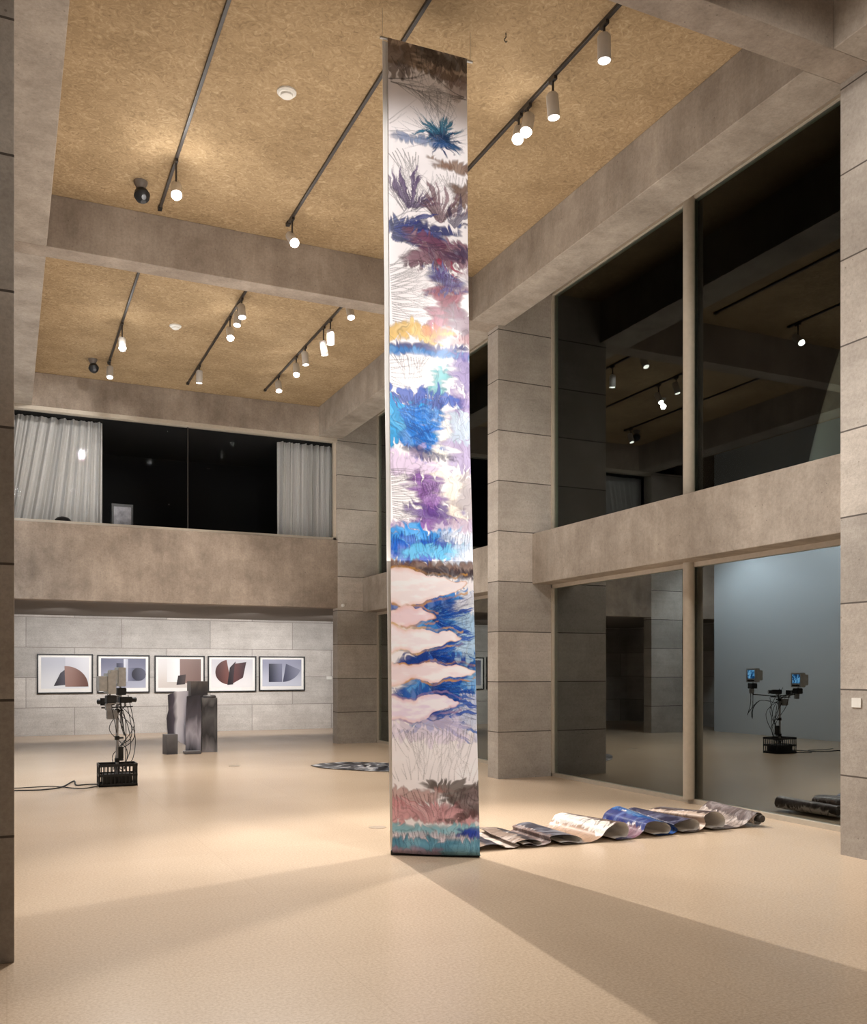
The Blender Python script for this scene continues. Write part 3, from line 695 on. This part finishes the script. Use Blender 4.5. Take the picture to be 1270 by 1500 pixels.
obj('folded_foot', b, M['blackp'], root, True)

root = thing('floor_print_strip', (5.1, 7.25, 0), 'long glossy print strip rippling across the floor from the hanging print to the window', 'artwork')
keys = [(3.30, .012), (3.5, .03), (3.66, .055), (3.78, .04), (3.82, .012)]
def crest(xc, h, w=.3):
    return [(xc - w, .012), (xc - w * .66, h * .36), (xc - .17, h * .82), (xc - .06, h), (xc + .04, h * .9), (xc + .095, h * .55), (xc + .07, h * .18), (xc - .01, .03), (xc - .08, .024), (xc - .03, .012)]
for xc, h, w_ in ((4.08, .06, .18), (4.42, .09, .26), (4.93, .155, .36), (5.44, .155, .34), (5.74, .135, .2), (6.06, .155, .24)):
    keys += crest(xc, h, w_)
keys += [(6.28, .012), (6.42, .04), (6.51, .1), (6.58, .145)]
cx, cz = 6.6, .08
for k in range(22):
    a = PI * .5 - k * .5; r_ = .066 - .0016 * k
    keys.append((cx + r_ * math.cos(a), cz + r_ * math.sin(a)))
pth = smooth_path([(k[0], 0, k[1]) for k in keys], 8)
pa = np.array([[p.x, p.z] for p in pth]); pa[:, 1] = np.maximum(pa[:, 1], .01)
seg = np.r_[0, np.cumsum(np.hypot(*np.diff(pa, axis=0).T))]
ss_ = np.linspace(0, seg[-1], 1100); ax = np.interp(ss_, seg, pa[:, 0]); az = np.interp(ss_, seg, pa[:, 1])
vv = np.linspace(0, 1, 110)[None, :]
y0_ = 6.86 + .03 * np.sin(ax * 2.3)[:, None] - .02; SY = y0_ + .74 * vv
crumple = np.exp(-((ax[:, None] - 3.7) / .45) ** 2)
PX = ax[:, None] + .07 * (vv - .5) * np.sin(ax[:, None] * 5)
PZ = az[:, None] * (1 + .34 * np.sin(ax[:, None] * 7 + .6) * (vv - .5)) + crumple * .035 * (fbm(vv * 4 + 0 * ax[:, None], ax[:, None] * 7 + 0 * vv, 5) - .2) * np.sin(PI * np.clip((ax[:, None] - 3.3) / .3, 0, .5))
PS = np.stack([PX + 0 * vv, SY, PZ + 0 * vv], -1)
Lp = ss_ * 165; XX = vv * 116 + 0 * Lp[:, None]; YY = Lp[:, None] + 0 * vv
tot = Lp[-1]
p = Paint(XX, YY, 0, tot, 9)
p.c = p.c * np.array([.86, .83, .80])
def LX(x):
    i_ = int(np.argmax(ax >= x)); return Lp[i_]
def zone(xa, xb, cols, sd):
    a_, b2 = LX(xa), LX(xb); k = len(cols)
    for j, cc in enumerate(cols):
        ya = a_ + (b2 - a_) * j / k; yb = a_ + (b2 - a_) * (j + 1) / k
        p.band(ya, yb, -60, 180, cc, .95, 7, 12, sd + j, 2)
zone(3.3, 3.95, [(28, 26, 34), (130, 108, 92), (34, 34, 50), (196, 180, 168)], 3); zone(3.95, 4.5, [(140, 118, 104), (36, 30, 38), (190, 168, 152), (110, 84, 76), (44, 44, 60)], 8)
zone(4.5, 5.01, [(150, 118, 92), (206, 188, 168), (70, 54, 48), (164, 130, 104), (220, 208, 198), (106, 82, 70)], 13)
zone(5.01, 5.52, [(6, 56, 130), (24, 96, 168), (32, 28, 80), (110, 70, 84), (6, 36, 110), (14, 76, 142)], 18)
zone(5.52, 5.82, [(8, 34, 106), (10, 76, 148), (16, 16, 60)], 24)
zone(5.82, 6.14, [(150, 126, 112), (72, 52, 50), (186, 162, 144), (62, 46, 46)], 30)
zone(6.14, 6.66, [(124, 106, 98), (200, 184, 170), (66, 52, 50), (168, 150, 140), (90, 74, 72)], 36)
for k in range(12):
    yy_ = tot * (k + .5) / 12
    p.spray(0, 116, yy_ - 24, yy_ + 24, 60, 120, 46, 40, (14, 10, 20), .6, .85)
grid_mesh('printed_strip', PS, np.clip(p.c, .004, .82), M['paint2'], root, flip=False)
b = NB(); cyl(b, (cx, 6.83, cz), (cx, 7.6, cz), .034, seg=20, cap=True); obj('core_tube', b, simple('core_card', (70, 64, 60), .7), root, True)

root = thing('flat_floor_print', tuple(at_z(512, 1123, 0)), 'flat irregular black and white print sheet lying on the floor behind the hanging print', 'artwork')
outl = [(455, 1121), (470, 1118), (500, 1116), (530, 1116), (560, 1117), (580, 1118), (600, 1122), (596, 1128), (575, 1130), (540, 1129), (515, 1127.5), (490, 1126), (468, 1124)]
b = NB(); vt = [b.verts.new(at_z(x, y, .012)) for x, y in outl]; vb = [b.verts.new(at_z(x, y, .001)) for x, y in outl]
b.faces.new(vt); b.faces.new(vb[::-1])
for k in range(len(outl)): j = (k + 1) % len(outl); b.faces.new((vt[k], vb[k], vb[j], vt[j]))
def bwprint():
    m, nt, out = newmat('black_white_print'); L = nt.links.new; bb = principled(nt, out, Roughness=.3)
    tc = N(nt, 'ShaderNodeTexCoord'); n = N(nt, 'ShaderNodeTexNoise', Scale=3.0, Detail=6.0, Distortion=2.5); L(tc.outputs['Object'], n.inputs['Vector'])
    rp = N(nt, 'ShaderNodeValToRGB'); e = rp.color_ramp.elements
    e[0].position = .44; e[0].color = rgba((20, 22, 28)); e[1].position = .6; e[1].color = rgba((206, 202, 200)); x = e.new(.52); x.color = rgba((78, 82, 96))
    L(n.outputs['Fac'], rp.inputs[0]); L(rp.outputs[0], bb.inputs['Base Color']); return m
obj('print_sheet', b, bwprint(), root)

# ------------------------------------------------------------------ framed prints
FRX = [(54, 136, 958, 1016), (142, 219, 959.5, 1015), (226, 299.5, 960.5, 1014.5), (304, 375, 961, 1013.5), (379, 446, 961.5, 1012)]
def grad_mat(c0, c1, horizontal, span):
    m, nt, out = newmat('print_gradient'); L = nt.links.new; bb = principled(nt, out, Roughness=.35)
    tc = N(nt, 'ShaderNodeTexCoord'); sp = N(nt, 'ShaderNodeSeparateXYZ'); L(tc.outputs['Generated'], sp.inputs[0])
    rp = N(nt, 'ShaderNodeValToRGB'); rp.color_ramp.elements[0].color = rgba(c0); rp.color_ramp.elements[1].color = rgba(c1)
    rp.color_ramp.interpolation = 'EASE'
    L(sp.outputs[0 if horizontal else 2], rp.inputs[0]); L(rp.outputs[0], bb.inputs['Base Color']); return m
def flat(name, x0, x1, z0, z1, poly, y, col, parent, rough=.35):
    b = NB(); vs = [b.verts.new((x0 + (x1 - x0) * a, y, z0 + (z1 - z0) * c)) for a, c in poly]
    ff = b.faces.new(vs); ex = bmesh.ops.extrude_face_region(b, geom=[ff])
    for v in [g for g in ex['geom'] if isinstance(g, bmesh.types.BMVert)]: v.co.y += .0015
    if isinstance(col[0], tuple): mt = grad_mat(col[0], col[1], col[2], 1)
    else: mt = simple('print_' + name, col, rough, noise=.06, scale=3)
    return obj(name, b, mt, parent)
def disc(cx_, cy_, r, a0, a1, n=20, asp=1.35):
    return [(cx_ + r / asp * math.cos(math.radians(a0 + (a1 - a0) * k / n)), cy_ + r * math.sin(math.radians(a0 + (a1 - a0) * k / n))) for k in range(n + 1)]
R_ = [(0, 0), (1, 0), (1, 1), (0, 1)]
def rc(a, c, d, e): return [(a, d), (c, d), (c, e), (a, e)]
ART = [
    (((222, 222, 226), (176, 178, 190), False), [(rc(.5, 1, .3, 1), ((196, 196, 206), (214, 214, 220), True)), ([(.26, .08), (.52, .12), (.54, .66), (.4, .5)], ((40, 38, 48), (80, 76, 88), True)), (disc(.5, .06, .66, 0, 92) + [(.5, .06)], ((150, 118, 110), (104, 70, 62), True))]),
    (((166, 168, 184), (100, 102, 126), False), [(rc(.34, .54, .14, .84), ((50, 52, 72), (92, 94, 118), True)), (rc(.5, .6, .2, .98), ((206, 208, 218), (170, 172, 188), True)), (rc(.6, .84, .24, .68), ((110, 112, 134), (60, 62, 82), True)), (disc(.84, .46, .22, 0, 360), ((36, 36, 50), (84, 86, 104), True))]),
    (((206, 196, 190), (222, 218, 218), False), [(rc(.5, 1, .16, 1), ((140, 116, 110), (120, 96, 90), True)), (rc(.2, .5, .2, 1), ((224, 222, 222), (238, 236, 236), True)), ([(.42, .1), (.62, .12), (.64, .46), (.46, .42)], ((44, 38, 42), (80, 68, 68), True))]),
    (((230, 226, 226), (196, 194, 200), False), [(disc(.42, .54, .44, 100, 280), ((70, 40, 40), (120, 76, 70), True)), ([(.38, .08), (.52, .1), (.58, .92), (.44, .7)], ((30, 26, 32), (60, 46, 52), True)), ([(.52, .14), (.76, .34), (.84, .9), (.56, .84)], ((96, 60, 60), (60, 40, 46), True))]),
    (((196, 198, 212), (140, 142, 164), False), [(rc(.16, .5, .16, .84), ((40, 42, 60), (116, 118, 140), True)), (disc(.5, .84, .68, 272, 340) + [(.6, .84)], ((70, 72, 94), (134, 136, 156), True))]),
]
LB = ['framed print of a brown quarter disc, nearest the left end of the wall',
      'framed print of dark cylinder on slate blue behind the monitor sculpture',
      'framed print split half white and half brown, above the dark block sculpture',
      'framed print of a reddish brown open form on pale ground, second from the right',
      'framed print of a curved blue-grey form on lavender, rightmost of the row']
for (x0, x1, y0, y1), (bg, shp), lb in zip(FRX, ART, LB):
    Yw = 23.4; a = at_y(x0, y1, Yw); c = at_y(x1, y0, Yw)
    za = at_y((x0 + x1) / 2, y1, Yw).z; zc = at_y((x0 + x1) / 2, y0, Yw).z
    t = thing('framed_print', ((a.x + c.x) / 2, Yw, za), lb, 'framed picture', 'row of framed prints on the back wall')
    b = NB(); f = .03
    box(b, a.x, c.x, Yw - .05, Yw, za, za + f); box(b, a.x, c.x, Yw - .05, Yw, zc - f, zc)
    box(b, a.x, a.x + f, Yw - .05, Yw, za + f, zc - f); box(b, c.x - f, c.x, Yw - .05, Yw, za + f, zc - f)
    obj('picture_frame', b, M['black'], t)
    obj('mat_board', box(NB(), a.x + f, c.x - f, Yw - .02, Yw - .001, za + f, zc - f), M['paper'], t)
    ix0, ix1, iz0, iz1 = a.x + .09, c.x - .09, za + .12, zc - .08
    pr = flat('print', ix0, ix1, iz0, iz1, R_, Yw - .024, bg, t)
    for q, (poly, col) in enumerate(shp):
        flat('printed_shape', ix0, ix1, iz0, iz1, poly, Yw - .028 - .003 * q, col, pr)
p = at_y(482, 993, 23.4)
tag(obj('wall_label', box(NB(), p.x - .07, p.x + .07, 23.39, 23.4, p.z - .04, p.z + .04), M['white']), 'tiny white caption card on the back wall right of the framed prints', 'label')
p = at_x(1255, 1029, 6.2)
tag(obj('wall_label', box(NB(), 6.193, 6.2, p.y - .045, p.y + .045, p.z - .04, p.z + .035), M['white']), 'white caption card on the nearest right pier at eye level', 'label')
p = at_y(502, 887, 18.3)
tag(obj('motion_sensor', lathe(NB(), (p.x, 18.3, p.z), [(.035, 0), (.035, .03), (.02, .05)], Vector((0, -1, 0))), M['white'], None, True), 'tiny white sensor on the far pier beside the balcony wall', 'sensor')
for (px, py, lb) in ((343, 1122, 'round metal floor outlet plate near the dark block sculpture'), (553, 1212, 'round metal floor outlet plate left of the hanging print')):
    p = at_z(px, py, 0)
    tag(obj('floor_outlet', lathe(NB(), p, [(.085, 0), (.085, .003), (.07, .004)], seg=28), simple('outlet', (168, 150, 132), .4, .3)), lb, 'floor outlet', 'floor outlets')

# ------------------------------------------------------------------ block sculpture
def sculpt_mat(name, stops, axis=2, rough=.35, dist=.8):
    m, nt, out = newmat(name); L = nt.links.new; bb = principled(nt, out, Roughness=rough)
    tc = N(nt, 'ShaderNodeTexCoord'); sp = N(nt, 'ShaderNodeSeparateXYZ'); L(tc.outputs['Generated'], sp.inputs[0])
    n = N(nt, 'ShaderNodeTexNoise', Scale=2.0, Detail=2.0, Distortion=dist); L(tc.outputs['Generated'], n.inputs['Vector'])
    sb = N(nt, 'ShaderNodeMath', operation='MULTIPLY_ADD'); L(n.outputs['Fac'], sb.inputs[0]); sb.inputs[1].default_value = .5; sb.inputs[2].default_value = -.25
    ad = N(nt, 'ShaderNodeMath', operation='ADD'); L(sp.outputs[axis], ad.inputs[0]); L(sb.outputs[0], ad.inputs[1])
    rp = N(nt, 'ShaderNodeValToRGB'); e = rp.color_ramp.elements
    e[0].position = stops[0][0]; e[0].color = rgba(stops[0][1]); e[1].position = stops[-1][0]; e[1].color = rgba(stops[-1][1])
    for ps, cc in stops[1:-1]: x = e.new(ps); x.color = rgba(cc)
    L(ad.outputs[0], rp.inputs[0]); L(rp.outputs[0], bb.inputs['Base Color']); return m
sm_tall = sculpt_mat('tall_block_print', [(0, (90, 88, 92)), (.35, (176, 172, 176)), (.6, (66, 63, 68)), (.85, (86, 81, 82)), (1, (124, 115, 110))])
sm_short = sculpt_mat('short_block_print', [(0, (138, 134, 136)), (.3, (48, 46, 50)), (.6, (96, 94, 96)), (.8, (54, 52, 56)), (1, (126, 124, 124))])
sm_mix = sculpt_mat('panel_print', [(0, (34, 32, 38)), (.28, (84, 78, 92)), (.46, (228, 225, 232)), (.8, (208, 203, 214)), (1, (116, 112, 122))], axis=0)
sm_mid = sculpt_mat('mid_grey_print', [(0, (66, 64, 68)), (1, (120, 116, 116))])
t = thing('block_sculpture', (3.15, 17.6, 0), 'cluster of upright dark grey photo-wrapped blocks and a leaning panel standing on the floor', 'sculpture')
def fx(px, Y): return at_y(px, 1000, Y).x
zt = at_y(290, 998, 17.75).z
b = NB(); obox(b, ((fx(274, 17.8) + fx(304, 17.8)) / 2, 17.8, zt / 2), .32, .25, zt, Matrix.Rotation(.12, 3, 'Z'), .004); obj('tall_block', b, sm_tall, t)
zt = at_y(308, 1022, 17.45).z
b = NB(); obox(b, ((fx(294, 17.45) + fx(320, 17.45)) / 2, 17.5, zt / 2), .28, .22, zt, Matrix.Rotation(-.1, 3, 'Z'), .004); bl0 = obj('short_block', b, sm_short, t)
b = NB(); lathe(b, ((fx(299, 17.45) + fx(316, 17.45)) / 2, 17.5, zt), [(.12, 0), (.12, .03), (.1, .05)]); obj('block_cap', b, sm_mid, bl0, True)
pts = [(246, 1078), (244, 1052), (247, 1040), (246, 1018), (258, 1013), (276, 1012), (277, 1094), (262, 1086)]
def slab(name, pts, Yp, m_, th=.03):
    b = NB(); lo_ = [b.verts.new(at_y(x, y, Yp)) for x, y in pts]; hi_ = [b.verts.new(at_y(x, y, Yp) + Vector((0, th, 0))) for x, y in pts]
    for v in lo_ + hi_: v.co.z = max(v.co.z, .002)
    b.faces.new(lo_); b.faces.new(hi_[::-1])
    for k in range(len(pts)): j = (k + 1) % len(pts); b.faces.new((lo_[k], hi_[k], hi_[j], lo_[j]))
    return obj(name, b, m_, t)
slab('cut_panel', pts, 17.42, sm_mix)
slab('front_panel', [(272, 1104), (272, 1060), (274, 1020), (293, 1018), (295, 1040), (294, 1106)], 17.33, sculpt_mat('front_panel_print', [(0, (60, 58, 64)), (.35, (176, 171, 182)), (.6, (86, 82, 92)), (1, (48, 45, 52))]))
b = NB(); xa, xb = fx(241, 17.3), fx(258, 17.3); obox(b, ((xa + xb) / 2, 17.32, .18), xb - xa, .22, .36, Matrix.Rotation(.2, 3, 'Z'), .004); obj('small_block', b, sm_mid, t)
b = NB(); xa, xb = fx(268, 17.3), fx(292, 17.3); obox(b, ((xa + xb) / 2, 17.2, .03), xb - xa, .2, .05, None, .004); obj('foot_plate', b, sm_mid, t)

# ------------------------------------------------------------------ monitor sculpture
SX, SYY = 1.32, 12.9
t = thing('monitor_sculpture', (SX, SYY, 0), 'video sculpture of small monitors and cameras on a pole in a black milk crate', 'sculpture')
b = NB(); hw, hd, ch = .24, .17, .29
for z0, z1 in ((0, .035), (.13, .16), (.255, ch)):
    box(b, SX - hw, SX + hw, SYY - hd, SYY - hd + .012, z0, z1); box(b, SX - hw, SX + hw, SYY + hd - .012, SYY + hd, z0, z1)
    box(b, SX - hw, SX - hw + .012, SYY - hd, SYY + hd, z0, z1); box(b, SX + hw - .012, SX + hw, SYY - hd, SYY + hd, z0, z1)
for k in range(11):
    x = SX - hw + .012 + k * (2 * hw - .024) / 10
    for yy in (SYY - hd + .006, SYY + hd - .006): box(b, x - .006, x + .006, yy - .005, yy + .005, .03, .26)
for k in range(8):
    y = SYY - hd + .012 + k * (2 * hd - .024) / 7
    for xx in (SX - hw + .006, SX + hw - .006): box(b, xx - .005, xx + .005, y - .006, y + .006, .03, .26)
box(b, SX - hw, SX + hw, SYY - hd, SYY + hd, 0, .012)
obj('milk_crate', b, M['blackp'], t)
obj('ballast_block', box(NB(), SX - .18, SX + .18, SYY - .12, SYY + .12, .013, .15, .01), M['black'], t)
b = NB(); cyl(b, (SX, SYY, .012), (SX, SYY, 1.0), .018, seg=14); cyl(b, (SX, SYY, 1.0), (SX, SYY, 1.15), .012, seg=12); obj('pole', b, M['grey'], t, True)
for z in (.33, .62, .98):
    b = NB(); cyl(b, (SX, SYY, z - .025), (SX, SYY, z + .025), .032, seg=14); cyl(b, (SX + .03, SYY, z), (SX + .08, SYY, z), .012, seg=8); obj('clamp', b, M['black'], t, True)
for a_ in ([(SX - .2, SYY - .05, 1.02), (SX + .2, SYY + .02, 1.03)], [(SX, SYY - .36, 1.08), (SX, SYY + .1, 1.04), (SX + .1, SYY + .58, 1.06)]):
    obj('arm', tube(NB(), a_, .010, n=1), M['black'], t)
for a_ in ([(SX - .12, SYY - .32, 1.08), (SX - .12, SYY - .32, 1.22)], [(SX, SYY - .34, 1.08), (SX - .14, SYY - .33, 1.09)], [(SX + .1, SYY + .57, 1.06), (SX + .1, SYY + .57, 1.3)]):
    obj('bracket', tube(NB(), a_, .012, n=1), M['grey'], t)
def monitor(cx_, cy_, cz_, yaw):
    R = Matrix.Rotation(yaw, 3, 'Z'); c0 = Vector((cx_, cy_, cz_))
    b = NB(); obox(b, c0, .10, .27, .26, R, .005)
    obox(b, c0 + R @ Vector((-.09, 0, 0)), .12, .2, .19, R, .01)
    mo = obj('monitor', b, M['alu'], t)
    b = NB(); obox(b, c0 + R @ Vector((.052, -.01, .02)), .006, .2, .16, R); obj('screen', b, M['screen'], mo)
    b = NB(); obox(b, c0 + R @ Vector((.052, 0, -.1)), .006, .2, .03, R); obj('control_strip', b, M['black'], mo)
    b = NB(); obox(b, c0 + R @ Vector((.01, 0, -.2)), .12, .14, .1, R, .008); obj('tuner_box', b, M['blackp'], mo)
    b = NB(); obox(b, c0 + R @ Vector((-.01, .05, -.3)), .07, .07, .09, R, .006); obj('power_supply', b, M['grey'], mo)
monitor(1.2, 12.58, 1.34, .12)
monitor(1.42, 13.47, 1.42, .1)
def vcam(cx_, cy_, cz_, yaw, l=.18):
    R = Matrix.Rotation(yaw, 3, 'Z'); c0 = Vector((cx_, cy_, cz_))
    b = NB(); obox(b, c0, l, .07, .08, R, .008); cyl(b, c0 + R @ Vector((l / 2, 0, 0)), c0 + R @ Vector((l / 2 + .06, 0, 0)), .028, .034, seg=16)
    o = obj('video_camera', b, M['blackp'], t)
    b = NB(); cyl(b, c0 + R @ Vector((l / 2 + .055, 0, 0)), c0 + R @ Vector((l / 2 + .064, 0, 0)), .026, seg=16); obj('camera_lens', b, M['grey'], o)
    b = NB(); cyl(b, c0 - Vector((0, 0, .04)), c0 - Vector((0, 0, .09)), .015, seg=10); obj('tripod_foot', b, M['grey'], o)
vcam(SX + .1, SYY - .02, 1.12, .4); vcam(SX - .13, SYY - .1, 1.1, 2.6, .14)
b = NB(); obox(b, (SX - .07, SYY - .03, .93), .13, .1, .12, None, .008); obj('control_box', b, M['grey'], t)
b = NB(); obox(b, (SX + .04, SYY + .02, .42), .08, .06, .16, None, .006); obj('power_box', b, M['black'], t)
rnd = random.Random(3)
for k in range(9):
    a = (SX + rnd.uniform(-.18, .2), SYY + rnd.uniform(-.3, .1), rnd.uniform(1.0, 1.2))
    m1 = (SX + rnd.uniform(-.1, .25), SYY + rnd.uniform(-.12, .12), rnd.uniform(.6, .9)); m2 = (SX + rnd.uniform(-.05, .2), SYY + rnd.uniform(-.1, .1), rnd.uniform(.35, .5))
    b = NB(); tube(b, [a, m1, m2, (SX + rnd.uniform(-.05, .1), SYY + rnd.uniform(-.06, .06), .2)], .005, seg=6, n=8); obj('cable', b, M['lblack'], t, True)
for dy in (0, .06):
    b = NB(); tube(b, [(1.42, 13.47 + dy, 1.15), (1.44, 13.45 + dy, .9), (1.47, 13.43 + dy * 2, .62 + dy), (1.44, 13.48 + dy, .74), (1.4, 13.3, .95), (SX, SYY, .9)], .006, n=8); obj('cable', b, M['lblack'], t, True)
cp = [(SX - .2, SYY, .02)] + [tuple(at_z(x, y, .012)) for x, y in ((128, 1149), (112, 1150), (108, 1144), (90, 1153), (60, 1157), (22, 1158), (-20, 1160))]
tag(obj('floor_cable', tube(NB(), cp, .009, seg=6, n=10), M['lblack'], None, True), 'black power cable trailing over the floor from the milk crate to the left', 'cable')
tag(obj('floor_cable', tube(NB(), [(SX - .2, SYY - .06, .014)] + [tuple(at_z(x, y, .012)) for x, y in ((120, 1155), (80, 1152), (50, 1153), (22, 1154.5), (-20, 1155))], .007, seg=6, n=10), M['lblack'], None, True), 'thinner black cable looping left of the milk crate behind the power cable', 'cable')

# ------------------------------------------------------------------ outside the glass
root = thing('bare_shrub', (9.2, 11.2, -.05), 'leafless shrub with arching branches outside the lower window', 'shrub')
rnd = random.Random(11); b = NB()
for k in range(9):
    a = rnd.uniform(0, 2 * PI); L_ = rnd.uniform(1.6, 2.7); sp_ = rnd.uniform(.3, .9)
    pts = [(9.2, 11.2, -.05)] + [(9.2 + math.cos(a) * sp_ * s_t ** 1.6 + rnd.uniform(-.06, .06), 11.2 + math.sin(a) * sp_ * s_t ** 1.6 + rnd.uniform(-.06, .06), L_ * s_t) for s_t in (.3, .6, .85, 1.0)]
    tube(b, pts, lambda q: .022 * (1 - q) + .004, seg=6, n=5)
    for j in range(3):
        q0 = Vector(pts[2 + j % 2]); d_ = Vector((rnd.uniform(-.5, .5), rnd.uniform(-.5, .5), rnd.uniform(.1, .5)))
        tube(b, [q0, q0 + d_ * .5 + Vector((0, 0, .05)), q0 + d_], lambda q: .009 * (1 - q) + .002, seg=5, n=4)
obj('branches', b, M['bark'], root, True)
obj('root_collar', lathe(NB(), (9.2, 11.2, -.05), [(.12, 0), (.09, .06), (.04, .12)]), M['bark'], root, True)
t = thing('low_bench', (7.75, 7.2, -.05), 'low dark slab bench just outside the lower right window', 'bench')
obj('slab', box(NB(), 7.5, 8.1, 6.6, 7.5, .06, .1, .01), M['steel'], t)
for y in (6.7, 7.4): obj('bench_leg', box(NB(), 7.55, 8.05, y - .05, y + .05, -.05, .06), M['steel'], t)
